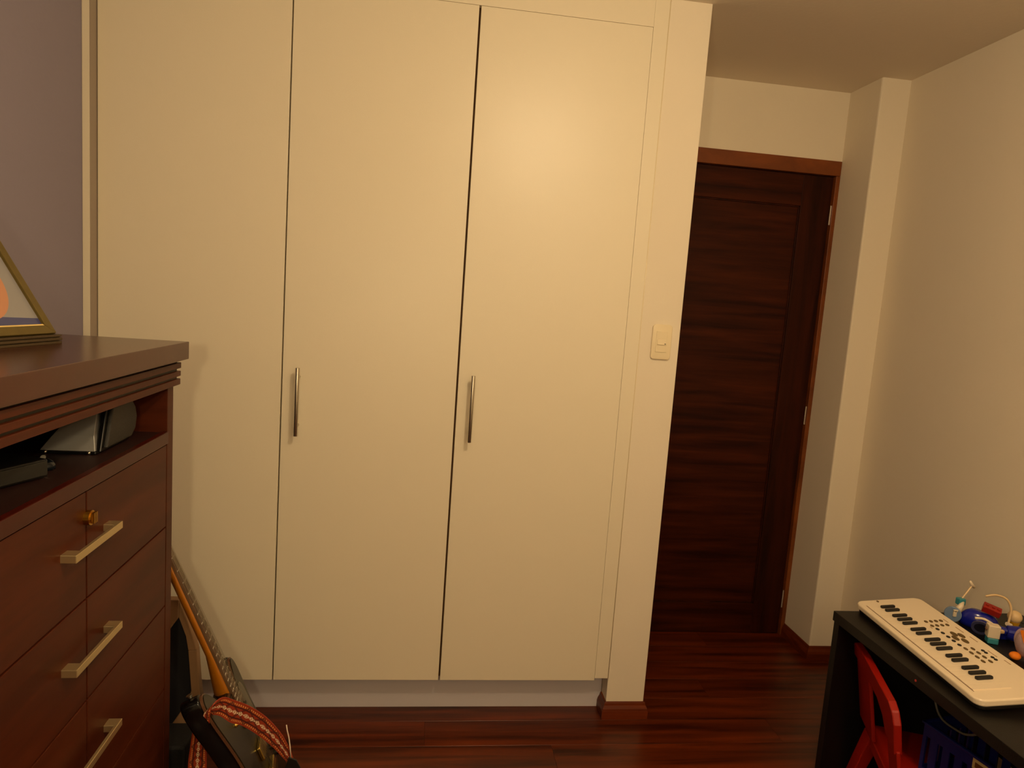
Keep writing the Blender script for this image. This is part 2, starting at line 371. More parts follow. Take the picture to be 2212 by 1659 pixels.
tc = nt.nodes.new('ShaderNodeTexCoord'); sp = nt.nodes.new('ShaderNodeSeparateXYZ'); nt.links.new(tc.outputs['UV'], sp.inputs[0])
def mth(op, a, b=None):
    n = nt.nodes.new('ShaderNodeMath'); n.operation = op
    for i, q in enumerate((a, b)):
        if q is None: continue
        if isinstance(q, (int, float)): n.inputs[i].default_value = q
        else: nt.links.new(q, n.inputs[i])
    return n.outputs[0]
def mixc(fac, a, b):
    n = nt.nodes.new('ShaderNodeMix'); n.data_type = 'RGBA'; nt.links.new(fac, n.inputs[0])
    for i, q in ((6, a), (7, b)):
        if isinstance(q, tuple): n.inputs[i].default_value = (*lin(q), 1)
        else: nt.links.new(q, n.inputs[i])
    return n.outputs[2]
U_, V_ = sp.outputs[0], sp.outputs[1]   # metres from near-right lower corner of the print
blue = mth('LESS_THAN', mth('ADD', V_, mth('MULTIPLY', U_, -.05)), .017)
skin = mth('LESS_THAN', mth('ADD', mth('POWER', mth('DIVIDE', mth('SUBTRACT', U_, .115), .082), 2), mth('POWER', mth('DIVIDE', mth('SUBTRACT', V_, .10), .085), 2)), 1)
c0 = mixc(blue, (140, 138, 140), (62, 66, 112)); c0 = mixc(skin, c0, (186, 130, 98)); nt.links.new(c0, pb.inputs['Base Color'])
me = bpy.data.meshes.new('photo_print'); q = [(b_-.001, b_-.001), (W_-b_+.001, b_-.001), (W_-b_+.001, H_-b_+.001), (b_-.001, H_-b_+.001)]
vs = [Of+Uf*a+Vf*b for a, b in q]; vs2 = [v_-Nf*.002 for v_ in vs]
me.from_pydata([tuple(v_) for v_ in vs+vs2], [], [(0, 3, 2, 1), (4, 5, 6, 7), (0, 1, 5, 4), (1, 2, 6, 5), (2, 3, 7, 6), (3, 0, 4, 7)])
uv = me.uv_layers.new(); uvq = [(a-b_, b-b_) for a, b in q]*2
for l in me.loops: uv.data[l.index].uv = uvq[l.vertex_index]
me.materials.append(pm); o = bpy.data.objects.new('photo_print', me); COL.objects.link(o); o.parent = pf

# ------------------------------------------------------------------ guitar
N0 = Vector((-.617, 1.641, .766)); gu = Vector((.412, -.021, -.911)).normalized(); gw = Vector((-.176, .979, -.103)); gw = (gw-gu*gw.dot(gu)).normalized(); gn = gw.cross(gu)
if gn.x < 0: gn = -gn
gu_ = empty('electric_guitar', (-.35, 1.62, 0), 'black electric guitar with amber neck leaning beside the dresser', 'guitar')
G0 = -Vector(gu_.location)+N0+gw*.025
def gp(s, w_, h=0): return G0+gu*s+gw*w_+gn*h
def gprism(name, pts, h0, h1, m, parent=gu_, bevel=0, sm=False, seg=2):
    bm = bmesh.new(); prism(bm, pts, G0, gu, gw, gn, h0, h1); return obj(name, bm, m, parent, bevel, seg, sm)
S_ = .6509
def fr(n): return S_*(1-2**(-n/12))
def hw(s): return .021+.008*s/.46
blk = mat('black gloss lacquer', (5, 5, 6), .16, spec=.35); face = wood('dark olive guitar top', (24, 20, 9), (32, 27, 12), (8, 1, 8), .3, .25)
amber = wood('amber maple', (158, 92, 12), (184, 112, 18), (4, 2, 4), .25); rose = wood('rosewood', (84, 60, 38), (104, 76, 50), (6, 30, 6), .45)
bind = mat('brown binding', (96, 62, 40), .3); gh = mat('gold hardware', (200, 170, 80), .25, 1)
out = [(.40, .028), (.405, -.05), (.395, -.10), (.365, -.145), (.325, -.185), (.302, -.215), (.300, -.238), (.318, -.250), (.37, -.238), (.43, -.212), (.50, -.185), (.57, -.176), (.63, -.192), (.70, -.205), (.765, -.18), (.80, -.12), (.812, -.04), (.812, .04), (.80, .12), (.765, .172), (.70, .185), (.63, .165), (.57, .13), (.50, .118), (.44, .125), (.395, .128), (.366, .115), (.362, .092), (.385, .070), (.415, .055)]
outs = smooth(out, 2)
gprism('body', outs, -.045, -.004, blk, bevel=.005, sm=True, seg=3)
cen = Vector((.56, 0)); ins = [tuple(cen+(Vector(p)-cen)*.965) for p in outs]
gprism('binding', [tuple(cen+(Vector(p)-cen)*.985) for p in outs], -.005, .0005, bind)
gprism('top_plate', ins, -.003, .0025, face)
gprism('pickguard', smooth([(.42, .03), (.43, .09), (.50, .095), (.60, .105), (.68, .12), (.70, .03), (.56, .035)], 2), .0025, .0045, mat('smoky pickguard', (44, 36, 18), .12))
# neck: amber D-section, fretboard, frets
bm = bmesh.new(); secs = []
for s in (-.005, .06, .14, .22, .30, .345, .37, .395, .42):
    dp = .020 if s < .3 else .020+(s-.3)*.2; hwid = hw(max(s, 0))*.98
    secs.append([bm.verts.new(gp(s, hwid*math.cos(R(a)), -.001-dp*math.sin(R(a))**.8 if 0 < a < 180 else -.001)) for a in range(0, 181, 18)])
for a, b in zip(secs, secs[1:]):
    for k in range(len(a)): bm.faces.new([a[k], a[(k+1) % len(a)], b[(k+1) % len(a)], b[k]])
bm.faces.new(secs[0]); bm.faces.new(secs[-1][::-1]); obj('neck', bm, amber, gu_, sm=True)
fb = [(0, -hw(0)), (0, hw(0)), (.462, hw(.46)), (.462, -hw(.46))]
fbo = gprism('fretboard', fb, -.001, .006, rose, bevel=.0008)
for n in range(1, 21):
    bm = bmesh.new(); s = fr(n); h = hw(s)-.0008
    tube(bm, [gp(s, -h, .0060), gp(s, 0, .0062), gp(s, h, .0060)], .0014, 6); obj('fret', bm, hng, fbo)
pearl = mat('pearl dot', (190, 176, 150), .3)
for n in (3, 5, 7, 9, 12, 15, 17):
    bm = bmesh.new(); s = (fr(n)+fr(n-1))/2; tube(bm, [gp(s, 0, .005), gp(s, 0, .0064)], .003, 12); obj('inlay_dot', bm, pearl, fbo)
gprism('head_stock', smooth([(.0, -.022), (0, .022), (-.03, .030), (-.10, .040), (-.17, .036), (-.185, 0), (-.17, -.036), (-.10, -.040), (-.03, -.030)], 1), -.018, -.003, blk, bevel=.002)
for k in range(3):
    for sgn in (-1, 1):
        bm = bmesh.new(); s = -.05-.04*k; tube(bm, [gp(s, sgn*.026, -.003), gp(s, sgn*.026, .010)], .004, 8); tube(bm, [gp(s, sgn*.036, -.010), gp(s, sgn*.055, -.010)], .007, 8)
        obj('tuning_peg', bm, gh, gu_)
for k in range(6):
    a = (k-2.5); bm = bmesh.new(); tube(bm, [gp(0, a*.0068, .0085), gp(.655, a*.0100, .0135)], .00045+.00008*(5-k), 5); obj('string', bm, M['steel'], gu_)
for s in (.487, .585):
    gprism('pickup', rrect(s-.019, s+.019, -.038, .038, .005), .002, .011, gh if s > .5 else blk, bevel=.002)
gprism('bridge', rrect(.640, .658, -.045, .045, .003), .002, .014, gh, bevel=.002)
gprism('tailpiece', rrect(.690, .705, -.045, .045, .003), .002, .012, gh, bevel=.002)
for s, w_ in ((.60, .085), (.645, .10), (.68, .13), (.62, .125)):
    bm = bmesh.new(); tube(bm, [gp(s, w_, .002), gp(s, w_, .016)], [.010, .008], 14); obj('knob', bm, blk, gu_)
bm = bmesh.new(); tube(bm, [gp(.455, -.105, .002), gp(.455, -.105, .010), gp(.450, -.105, .020)], [.006, .003, .003], 10); obj('toggle_switch', bm, gh, gu_)
bm = bmesh.new(); tube(bm, [gp(.300, -.225, -.022), gp(.292, -.225, -.022)], [.0045, .007], 12); obj('strap_button', bm, M['steel'], gu_)

# strap (woven ribbon), lies over the guitar
sm_ = bpy.data.materials.new('woven strap'); sm_.use_nodes = True; nt = sm_.node_tree; sb = nt.nodes['Principled BSDF']; sb.inputs['Roughness'].default_value = .7
tc = nt.nodes.new('ShaderNodeTexCoord'); sp = nt.nodes.new('ShaderNodeSeparateXYZ'); nt.links.new(tc.outputs['UV'], sp.inputs[0])
U_, V_ = sp.outputs[0], sp.outputs[1]
vv = mth('ABSOLUTE', mth('SUBTRACT', V_, .5)); fu = mth('ABSOLUTE', mth('SUBTRACT', mth('FRACT', mth('MULTIPLY', U_, 1.1)), .5))
dia = mth('PINGPONG', mth('ADD', mth('MULTIPLY', U_, 8), mth('MULTIPLY', vv, 9)), .5)
band = mth('LESS_THAN', vv, mth('MULTIPLY', mth('ADD', mth('PINGPONG', mth('MULTIPLY', U_, 3), .5), .15), .17)); tex = mth('MULTIPLY', band, mth('GREATER_THAN', dia, .16))
dots = mth('MULTIPLY', mth('LESS_THAN', mth('ABSOLUTE', mth('SUBTRACT', vv, .36)), .045), mth('GREATER_THAN', mth('FRACT', mth('MULTIPLY', U_, 9)), .5))
xx_ = mth('LESS_THAN', mth('ABSOLUTE', mth('SUBTRACT', mth('MULTIPLY', fu, 2), mth('MULTIPLY', vv, 2.6))), .16)
dk = mth('LESS_THAN', mth('ABSOLUTE', mth('SUBTRACT', vv, .25)), .03)
fine = mth('MULTIPLY', mth('FRACT', mth('MULTIPLY', U_, 26)), .35)
c1 = mixc(fine, (156, 50, 10), (84, 18, 6)); c1 = mixc(dk, c1, (62, 14, 8)); c1 = mixc(mth('MULTIPLY', dots, .8), c1, (226, 160, 84)); c1 = mixc(mth('MULTIPLY', xx_, .7), c1, (60, 14, 8)); c1 = mixc(mth('MULTIPLY', tex, .85), c1, (236, 214, 176))
nt.links.new(c1, sb.inputs['Base Color'])
EE = [((-.449,1.46,.20),(-.489,1.46,.20)),((-.449,1.46,.32),(-.489,1.46,.321)),((-.446,1.45,.382),(-.481,1.45,.383)),((-.436,1.43,.44),(-.469,1.43,.438)),((-.428,1.42,.492),(-.453,1.42,.471)),((-.414,1.45,.496),(-.425,1.45,.454)),((-.395,1.47,.477),(-.403,1.47,.423)),((-.366,1.49,.449),(-.383,1.49,.402)),((-.332,1.50,.416),(-.349,1.50,.371)),((-.299,1.50,.377),(-.316,1.50,.342)),((-.275,1.49,.343),(-.286,1.49,.317)),((-.263,1.48,.318),(-.267,1.48,.307))]
def crspl(P, n):
    Q = []
    for i in range(len(P)-1):
        p0, p1, p2, p3 = P[max(i-1, 0)], P[i], P[i+1], P[min(i+2, len(P)-1)]
        for k in range(n):
            t = k/n; Q.append(.5*((2*p1)+(p2-p0)*t+(2*p0-5*p1+4*p2-p3)*t*t+(3*p1-p0-3*p2+p3)*t**3))
    Q.append(P[-1]); return Q
def ribbon(name, E_, m, parent, th=.0022):
    off = Vector(parent.location) if parent else Vector()
    a = crspl([Vector(e[0])-off for e in E_], 5); b = crspl([Vector(e[1])-off for e in E_], 5); n = len(a); vs, uvs, fs = [], [], []; L = 0
    for i in range(n):
        if i: L += ((a[i]+b[i])/2-(a[i-1]+b[i-1])/2).length
        t = (a[min(i+1, n-1)]-a[max(i-1, 0)]).normalized(); nn = t.cross((b[i]-a[i]).normalized()).normalized()*th
        for base in (a[i].lerp(b[i], .0), a[i].lerp(b[i], .33), a[i].lerp(b[i], .66), b[i]): vs.append(base)
        for base in (a[i].lerp(b[i], .0), a[i].lerp(b[i], .33), a[i].lerp(b[i], .66), b[i]): vs.append(base+nn)
        for _ in range(2):
            for v_ in (0, .33, .66, 1): uvs.append((L/.05, v_))
    for i in range(n-1):
        o_, p = i*8, i*8+8
        for k in range(3): fs.append((o_+k, o_+k+1, p+k+1, p+k)); fs.append((o_+4+k, p+4+k, p+5+k, o_+5+k))
        fs.append((o_, p, p+4, o_+4)); fs.append((o_+3, o_+7, p+7, p+3))
    me = bpy.data.meshes.new(name); me.from_pydata([tuple(v_) for v_ in vs], [], fs); uv = me.uv_layers.new()
    for l in me.loops: uv.data[l.index].uv = uvs[l.vertex_index]
    for p in me.polygons: p.use_smooth = False
    me.materials.append(m); o = bpy.data.objects.new(name, me); COL.objects.link(o)
    if parent: o.parent = parent
    return o
stp = empty('guitar_strap', (-.36, 1.48, .40), 'red woven strap with a cream pattern draped over the guitar', 'strap')
ribbon('webbing', EE, sm_, stp)
bm = bmesh.new(); O_ = Vector(stp.location)
pts = [Vector(p)-O_ for p in ((-.274, 1.48, .330), (-.256, 1.48, .322), (-.235, 1.48, .28), (-.240, 1.48, .22), (-.280, 1.48, .22), (-.288, 1.48, .28))]
prism(bm, [(p.x, p.z) for p in pts], (0, pts[0].y, 0), (1, 0, 0), (0, 0, 1), (0, 1, 0), -.002, .002); obj('end_tab', bm, mat('black leather', (12, 11, 11), .5), stp, .0008)
bm = bmesh.new(); tube(bm, [Vector(p)-O_ for p in ((-.2835, 1.49, .403), (-.2815, 1.49, .390), (-.277, 1.49, .372), (-.273, 1.487, .350), (-.270, 1.485, .325))], .0015, 8)
obj('lace', bm, mat('white cord', (220, 200, 180), .7), stp, sm=True)

# pale wooden stand with black panel, behind the guitar
tan = wood('pale wood', (150, 112, 76), (166, 128, 90), (8, 8, 1.5), .5)
st = empty('wooden_stand', (-.70, 1.72, 0), 'pale wooden framed stand with black panel between dresser and guitar', 'stand')
half = [(.10, .60), (.122, .54), (.134, .503), (.144, .465), (.151, .375), (.158, .32), (.155, .304), (.123, .263), (.091, .227), (.082, .202)]
inn = [(.099, .553), (.117, .502), (.123, .464), (.132, .353), (.125, .325), (.074, .241), (.070, .202)]
bm = bmesh.new()
AX = ((0, 0, 0), (1, 0, 0), (0, 0, 1), (0, 1, 0), -.012, .012)
for sg in (1, -1):
    Hh = [(sg*a, b) for a, b in half]; Ii = [(sg*a, b) for a, b in inn]
    prism(bm, [Hh[0], Hh[1], Hh[2], Hh[3], Ii[2], Ii[1], Ii[0]], *AX)
    prism(bm, [Hh[3], Hh[4], Hh[5], Ii[4], Ii[3], Ii[2]], *AX)
    prism(bm, [Hh[5], Hh[6], Hh[7], Hh[8], Hh[9], Ii[6], Ii[5], Ii[4]], *AX)
    prism(bm, [(0, .60), Hh[0], Ii[0], (sg*.064, .50), (0, .50)], *AX)
obj('frame', bm, tan, st, .002)
for sg in (1, -1):
    bm = bmesh.new(); box(bm, min(sg*.070, sg*.082), max(sg*.070, sg*.082), -.012, .012, 0, .204); obj('leg', bm, tan, st, .001)
bm = bmesh.new(); prism(bm, [(-.064, .50), (.064, .50), (.099, .553), (.117, .502), (.124, .464), (.133, .353), (.125, .322), (.074, .241), (-.074, .241), (-.125, .322), (-.133, .353), (-.124, .464), (-.117, .502), (-.099, .553)], (0, 0, 0), (1, 0, 0), (0, 0, 1), (0, 1, 0), -.002, .006)
obj('panel', bm, mat('black fabric', (20, 17, 20), .85), st)
bc = empty('speaker_box', (-.64, 1.64, 0), 'small black box standing on the floor under the wooden stand', 'box')
bx('case', -.09, .098, -.045, .055, .008, .275, mat('black vinyl', (12, 11, 12), .7, bump=.5, bscale=500), bc, .006)
for a in (-.07, .08):
    for b in (-.03, .04): bm = bmesh.new(); tube(bm, [(a, b, 0), (a, b, .009)], .008, 10); obj('foot', bm, M['dark'], bc)
bm = bmesh.new(); tube(bm, crspl([Vector(p) for p in ((.10, -.05, .19), (.135, -.08, .195), (.16, -.10, .215), (.18, -.10, .225))], 6), .003, 8)
obj('cable', bm, M['dark'], bc, sm=True)

# ------------------------------------------------------------------ desk
dk_ = empty('desk', (1.19, 1.707, 0), 'low black desk against the right wall', 'desk')
bkm = mat('black desk foil', (12, 10, 9), .42, spec=.35, bump=.15, bscale=300, var=.08)
DX = XWR-.002-1.19; DN = -1.10
bx('desktop', 0, DX, DN, 0, .572, .600, bkm, dk_, .001)
bx('side_panel', .004, DX-.016, -.026, -.002, 0, .572, bkm, dk_, .001)
bx('side_panel', .004, DX-.016, DN+.002, DN+.026, 0, .572, bkm, dk_, .001)
bx('back_panel', DX-.05, DX-.034, DN+.026, -.026, .18, .572, bkm, dk_)
for (a, b, c, cc) in ((-.0015, -.335, .586, (180, 50, 50)), ):
    bm = bmesh.new(); tube(bm, [(0, b, c), (-.0012, b, c)], .0028, 12); obj('screw_cap', bm, mat('pink screw cap', cc, .4), dk_)
bm = bmesh.new(); tube(bm, crspl([Vector(p)-Vector(dk_.location) for p in ((1.31, 1.45, .560), (1.30, 1.428, .50), (1.30, 1.403, .470), (1.30, 1.36, .470), (1.30, 1.319, .482), (1.31, 1.28, .52), (1.32, 1.27, .572))], 5), .0028, 8)
obj('cable', bm, mat('grey cable', (90, 86, 74), .5), dk_, sm=True)

# toy keyboard: local x = depth towards wall, y = away from camera
kb = empty('toy_keyboard', (1.255, 1.671, .630-.026), 'white toy keyboard with black keys on the black desk', 'keyboard', (0, R(-6.5), R(-4.5)))
wh = mat('white toy plastic', (238, 220, 192), .35); bk = mat('black key plastic', (16, 13, 10), .35); gr = mat('olive grey rubber', (96, 74, 34), .5)
KY0, KY1, KX = -.448, .044, .190
bm = bmesh.new(); prism(bm, rrect(0, KX, KY0, KY1, .022, 6), (0, 0, 0), (1, 0, 0), (0, 1, 0), (0, 0, 1), .007, .023)
obj('top_shell', bm, wh, kb, .004, 3)
bm = bmesh.new(); prism(bm, rrect(.004, KX-.004, KY0+.004, KY1-.004, .02, 6), (0, 0, 0), (1, 0, 0), (0, 1, 0), (0, 0, 1), -.004, .0075)
obj('bottom_shell', bm, bk, kb, .003)
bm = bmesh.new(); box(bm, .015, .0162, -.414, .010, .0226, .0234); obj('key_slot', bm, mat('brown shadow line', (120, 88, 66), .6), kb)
ky = .008; kw = .0190
km = None
for i in range(22):
    if km is None:
        bm = bmesh.new(); box(bm, 0, .088, -kw/2+.00025, kw/2-.00025, 0, .0028); k_ = obj('white_key', bm, wh, kb, .0005); km = k_.data
    else:
        k_ = bpy.data.objects.new('white_key', km); COL.objects.link(k_); k_.parent = kb
        mb = k_.modifiers.new('bevel', 'BEVEL'); mb.width = .0005; mb.segments = 2
    k_.location = (.0165, ky-kw*(i+.5), .0225)
blacky = [-.0115, -.0325, -.065, -.087, -.109, -.143, -.1645, -.198, -.219, -.2415, -.275, -.2955, -.329, -.351, -.372]
bmh = None
for yb in blacky:
    if bmh is None:
        bm = bmesh.new(); prism(bm, rrect(0, .040, -.0052, .0052, .0042, 4), (0, 0, 0), (1, 0, 0), (0, 1, 0), (0, 0, 1), 0, .006)
        k_ = obj('black_key', bm, bk, kb, .0012); bmh = k_.data
    else:
        k_ = bpy.data.objects.new('black_key', bmh); COL.objects.link(k_); k_.parent = kb
        mb = k_.modifiers.new('bevel', 'BEVEL'); mb.width = .0012; mb.segments = 2
    k_.location = (.0445+(-yb)*.014, yb, .0250)
def dot(x, y, rx, ry, m, nm='button'):
    bm = bmesh.new(); P = [(x+rx*math.cos(2*math.pi*k/14), y+ry*math.sin(2*math.pi*k/14)) for k in range(14)]
    prism(bm, P, (0, 0, 0), (1, 0, 0), (0, 1, 0), (0, 0, 1), .022, .0246); return obj(nm, bm, m, kb, .0004)
for i in range(4): dot(.1165+.0137*i, -.099, .0042, .0060, gr); dot(.1175+.0137*i, -.1225, .0042, .0060, gr)
for i in range(5): dot(.1195, -.141-.0205*i, .0042, .0058, bk)
for i in range(4): dot(.122, -.242-.0195*i, .0036, .0070, gr); dot(.1385, -.244-.0195*i, .0036, .0070, gr)
for a in (-.2545, -.2645, -.2860, -.2965): dot(.156, a, .0038, .0046, bk)
for cx, cy, sx, sy in ((.143, -.170, 1, 1), (.1555, -.180, 1, 1), (.1330, -.190, 1, 1), (.1465, -.206, 1, 1)): dot(cx, cy, .0062, .0125, gr)
dot(.061, .031, .0030, .0045, gr, 'power_socket')
pr = mat('faint brown print', (176, 140, 100), .5)
for cx, cy, l in ((.170, -.100, .02), (.172, -.15, .03), (.173, -.20, .028), (.168, -.27, .03), (.174, -.31, .02), (.110, -.13, .01)):
    bm = bmesh.new(); box(bm, cx-.0012, cx+.0012, cy-l/2, cy+l/2, .0228, .0233); obj('printed_mark', bm, pr, kb)
for a in (.02, KX-.02):
    for b in (KY0+.03, KY1-.03):
        bm = bmesh.new(); h0 = -.004; zg = -.0265+.026-.026*0
        tube(bm, [(a, b, h0+.001), (a, b, -a*math.tan(R(6.5))-.0035 if a > .1 else -.0052)], .007, 10); obj('foot', bm, bk, kb)

# ------------------------------------------------------------------ red child's chair under the desk
red = mat('red plastic', (152, 22, 6), .38, spec=.4, var=.04)
cc = Vector((1.20, 1.50, 0)); ce = Vector((.361, .9325, 0)); cf = Vector((.9325, -.361, 0))
rc = empty('child_chair', (1.20, 1.50, 0), "red plastic child's chair tucked under the black desk", 'chair', (0, 0, math.atan2(-.361, .9325)))
tb = R(10)   # local x = facing, local y = across (far +)
Vb = Vector((-math.sin(tb), 0, math.cos(tb))); Nb = Vector((math.cos(tb), 0, math.sin(tb))); Ob = Vector((0, 0, .45))
def bprism(bm, pts, t0=-.005, t1=.005): prism(bm, pts, Ob, (0, 1, 0), Vb, Nb, t0, t1)
bm = bmesh.new()
bprism(bm, [(-.186, .05), (-.175, .078), (-.15, .090), (.08, .088), (.17, .078), (.215, .055), (.200, .032), (.13, .036), (.055, .034), (-.04, .034), (-.085, .015), (-.104, -.02), (-.175, -.03)], -.009, .009)
obj('top_rail', bm, red, rc, .003)
bm = bmesh.new(); bprism(bm, [(-.180, -.02), (-.176, -.15), (-.100, -.15), (-.102, -.112), (-.104, -.02)]); obj('back_post', bm, red, rc, .003)
bm = bmesh.new(); bprism(bm, [(.180, .036), (.055, .036), (.056, -.06), (.06, -.15), (.190, -.15)]); obj('back_post', bm, red, rc, .003)
bm = bmesh.new(); prism(bm, rrect(.026, .28, -.165, .160, .02), (0, 0, .285), (1, 0, 0), (0, 1, 0), (0, 0, 1), 0, .014); obj('seat', bm, red, rc, .004, 3)
bm = bmesh.new(); box(bm, .030, .040, -.155, .15, .262, .29); box(bm, .25, .262, -.16, .16, .255, .29); obj('seat_skirt', bm, red, rc, .002)
for sx, sy in ((0, 1), (0, -1), (1, 1), (1, -1)):
    xa, ya = (.042 if sx == 0 else .245), sy*.125; xb, yb = xa+(-.05 if sx == 0 else .02), ya+sy*.07
    bm = bmesh.new(); a = [(-.016, -.028), (.016, -.028), (.016, .028), (-.016, .028)]
    v0 = [bm.verts.new((xa+p[0], ya+p[1], .290)) for p in a]; v1 = [bm.verts.new((xb+p[0]*.7, yb+p[1]*.7, 0)) for p in a]
    bm.faces.new(v0); bm.faces.new(v1[::-1])
    for i in range(4): bm.faces.new([v0[i], v1[i], v1[(i+1) % 4], v0[(i+1) % 4]])
    obj('leg', bm, red, rc, .003)

# blue slotted basket on the chair seat
bl = mat('dark blue plastic', (20, 26, 96), .35, spec=.5)
ang = math.atan2(-.98, -.2)
bs = empty('basket', (1.29, 1.33, .2995), 'dark blue slotted plastic basket with a cream sticker under the desk', 'basket', (0, 0, math.atan2(.2, .98)))
# local x = away from camera side (depth), local y = along far(+)/near(-)
y0, y1 = -.16, .09; hh = .152
def wallslots(bm, a0, a1, fixed, axis, th=.004):
    n = max(3, int((a1-a0)/.03)); st_ = (a1-a0)/n
    def bb(u0, u1, z0, z1):
        if axis == 'y': box(bm, fixed, fixed+th, u0, u1, z0, z1)
        else: box(bm, u0, u1, fixed, fixed+th, z0, z1)
    bb(a0, a1, .003, .035); bb(a0, a1, .118, hh-.004)
    for k in range(n+1):
        c_ = a0+st_*k; bb(max(a0, c_-.009), min(a1, c_+.009), .035, .118)
bm = bmesh.new(); wallslots(bm, y0, y1, 0, 'y'); obj('front_wall', bm, bl, bs)
bm = bmesh.new(); wallslots(bm, y0, y1, .166, 'y'); obj('back_wall', bm, bl, bs)
bm = bmesh.new(); wallslots(bm, .004, .166, y0, 'x'); obj('end_wall', bm, bl, bs)
bm = bmesh.new(); wallslots(bm, .004, .166, y1-.004, 'x'); obj('end_wall', bm, bl, bs)
bx('bottom', .001, .169, y0+.001, y1-.001, .0005, .0045, bl, bs)
bm = bmesh.new(); box(bm, -.005, .005, y0-.005, y1+.005, hh-.006, hh); box(bm, .165, .175, y0-.005, y1+.005, hh-.006, hh); box(bm, -.005, .175, y0-.005, y0+.005, hh-.006, hh); box(bm, -.005, .175, y1-.005, y1+.005, hh-.006, hh)
obj('rim', bm, bl, bs, .002)
stk = mat('cream sticker', (196, 176, 120), .5)
bm = bmesh.new(); box(bm, -.0012, 0, -.085, -.037, hh-.032, hh-.008); s_ = obj('sticker', bm, stk, bs)
bm = bmesh.new(); box(bm, -.0016, -.0011, -.080, -.043, hh-.027, hh-.015); obj('printed_band', bm, mat('brown print', (110, 70, 36), .5), s_)

# ------------------------------------------------------------------ toys behind the keyboard (desk top z = .6)
pale = mat('pale blue translucent plastic', (128, 150, 180), .2, trans=.3); white = mat('white plastic', (230, 212, 184), .3); teal = mat('teal plastic', (60, 140, 150), .25)
dblue = mat('royal blue plastic', (18, 28, 140), .18); rd = mat('dark red plastic', (150, 32, 18), .35); org = mat('orange felt', (240, 130, 10), .7); cream = mat('cream plastic', (222, 190, 140), .35)
lil = mat('mauve grey plush', (176, 146, 146), .9, bump=.5, bscale=300); brn = mat('brown plush', (110, 88, 60), .9)
vd = Vector((.66, .72, 0)).normalized()      # horizontal direction looking away from the room
def face_rot(tilt=0): return Matrix.Rotation(math.atan2(vd.y, vd.x), 4, 'Z') @ Matrix.Rotation(R(90)+tilt, 4, 'Y')
def disc(bm, c, r, t, rot, seg=24, inner=0):
    mt = Matrix.Translation(c) @ rot
    if not inner: bmesh.ops.create_cone(bm, cap_ends=True, segments=seg, radius1=r, radius2=r, depth=t, matrix=mt)
    else:
        for k in range(seg):
            a0, a1 = 2*math.pi*k/seg, 2*math.pi*(k+1)/seg
            p = [(q*math.cos(a), q*math.sin(a)) for a in (a0, a1) for q in (inner, r)]
            prism(bm, [p[0], p[1], p[3], p[2]], mt @ Vector((0, 0, -t/2)), mt.to_3x3() @ Vector((1, 0, 0)), mt.to_3x3() @ Vector((0, 1, 0)), mt.to_3x3() @ Vector((0, 0, 1)), 0, t)
        bmesh.ops.remove_doubles(bm, verts=bm.verts, dist=1e-5)
# wand with disc
t1 = empty('toy_wand', (1.515, 1.650, .6), 'toy wand with teal block rising from a pale blue disc by the wall', 'toy')
bm = bmesh.new(); disc(bm, (0, 0, .0225), .0215, .007, face_rot(R(8))); obj('disc', bm, pale, t1, .002)
bm = bmesh.new(); box(bm, -.0045, .0045, -.009, -.004, .018, .036); box(bm, -.0045, .016, -.009, -.004, .032, .038); obj('clip', bm, white, t1, .001)
bm = bmesh.new(); tube(bm, [(.012, -.002, .036), (.026, .004, .046), (.036, .012, .056)], [.009, .007, .005], 10); obj('nozzle', bm, white, t1, sm=True)
bm = bmesh.new(); box(bm, .022, .042, .006, .024, .044, .064); obj('block', bm, teal, t1, .003)
bm = bmesh.new(); tube(bm, [(.036, .016, .062), (.066, .020, .100)], .0022, 8); obj('stick', bm, cream, t1)
bm = bmesh.new(); tube(bm, [(.057, .020, .113), (.062, .020, .104), (.073, .020, .094)], [.003, .0045, .004], 8); obj('tip', bm, white, t1, sm=True)
# blue toy case, red block
t2 = empty('toy_hat', (1.565, 1.612, .6), 'glossy royal blue domed toy beneath a red brick', 'toy')
bm = bmesh.new(); ball(bm, (.006, .008, .012), .048, .027, .040, Matrix.Rotation(R(-40), 4, 'Z'))
for v_ in bm.verts: v_.co.z = max(0, min(v_.co.z, .047+.15*(v_.co.x*-.7)))
obj('dome', bm, dblue, t2, sm=True)
bm = bmesh.new(); box(bm, .0, .048, -.062, -.02, .0, .016, Matrix.Rotation(R(-10), 4, 'Z')); obj('brim', bm, dblue, t2, .003)
t3 = empty('toy_brick', (1.585, 1.600, .651), 'dark red toy brick lying on the blue domed toy', 'toy', (R(18), R(12), R(-42)))
bx('block', -.023, .020, -.012, .012, 0, .020, rd, t3, .002)
bm = bmesh.new()
for q in (-.014, .0, .012): disc(bm, (q, 0, .021), .0045, .004, Matrix(), 12)
obj('stud', bm, rd, t3)
t4 = empty('toy_stethoscope', (1.533, 1.572, .6), 'toy stethoscope ring with white arc in front of the blue dome', 'toy')
bm = bmesh.new(); disc(bm, (0, 0, .0215), .0215, .006, face_rot(R(-20)), 28, .0150); obj('ring', bm, mat('slate blue plastic', (62, 62, 98), .3), t4)
bm = bmesh.new(); disc(bm, (0, 0, .0215), .0152, .003, face_rot(R(-20))); obj('membrane', bm, mat('navy membrane', (20, 20, 40), .4), t4)
bm = bmesh.new(); tube(bm, crspl([Vector(p) for p in ((-.012, .010, .044), (.004, -.002, .047), (.018, -.016, .040), (.026, -.026, .030))], 5), [.0035]*16, 8); obj('arc', bm, white, t4, sm=True)
bm = bmesh.new(); box(bm, .022, .040, -.036, -.026, .022, .031); obj('connector', bm, cream, t4, .002)
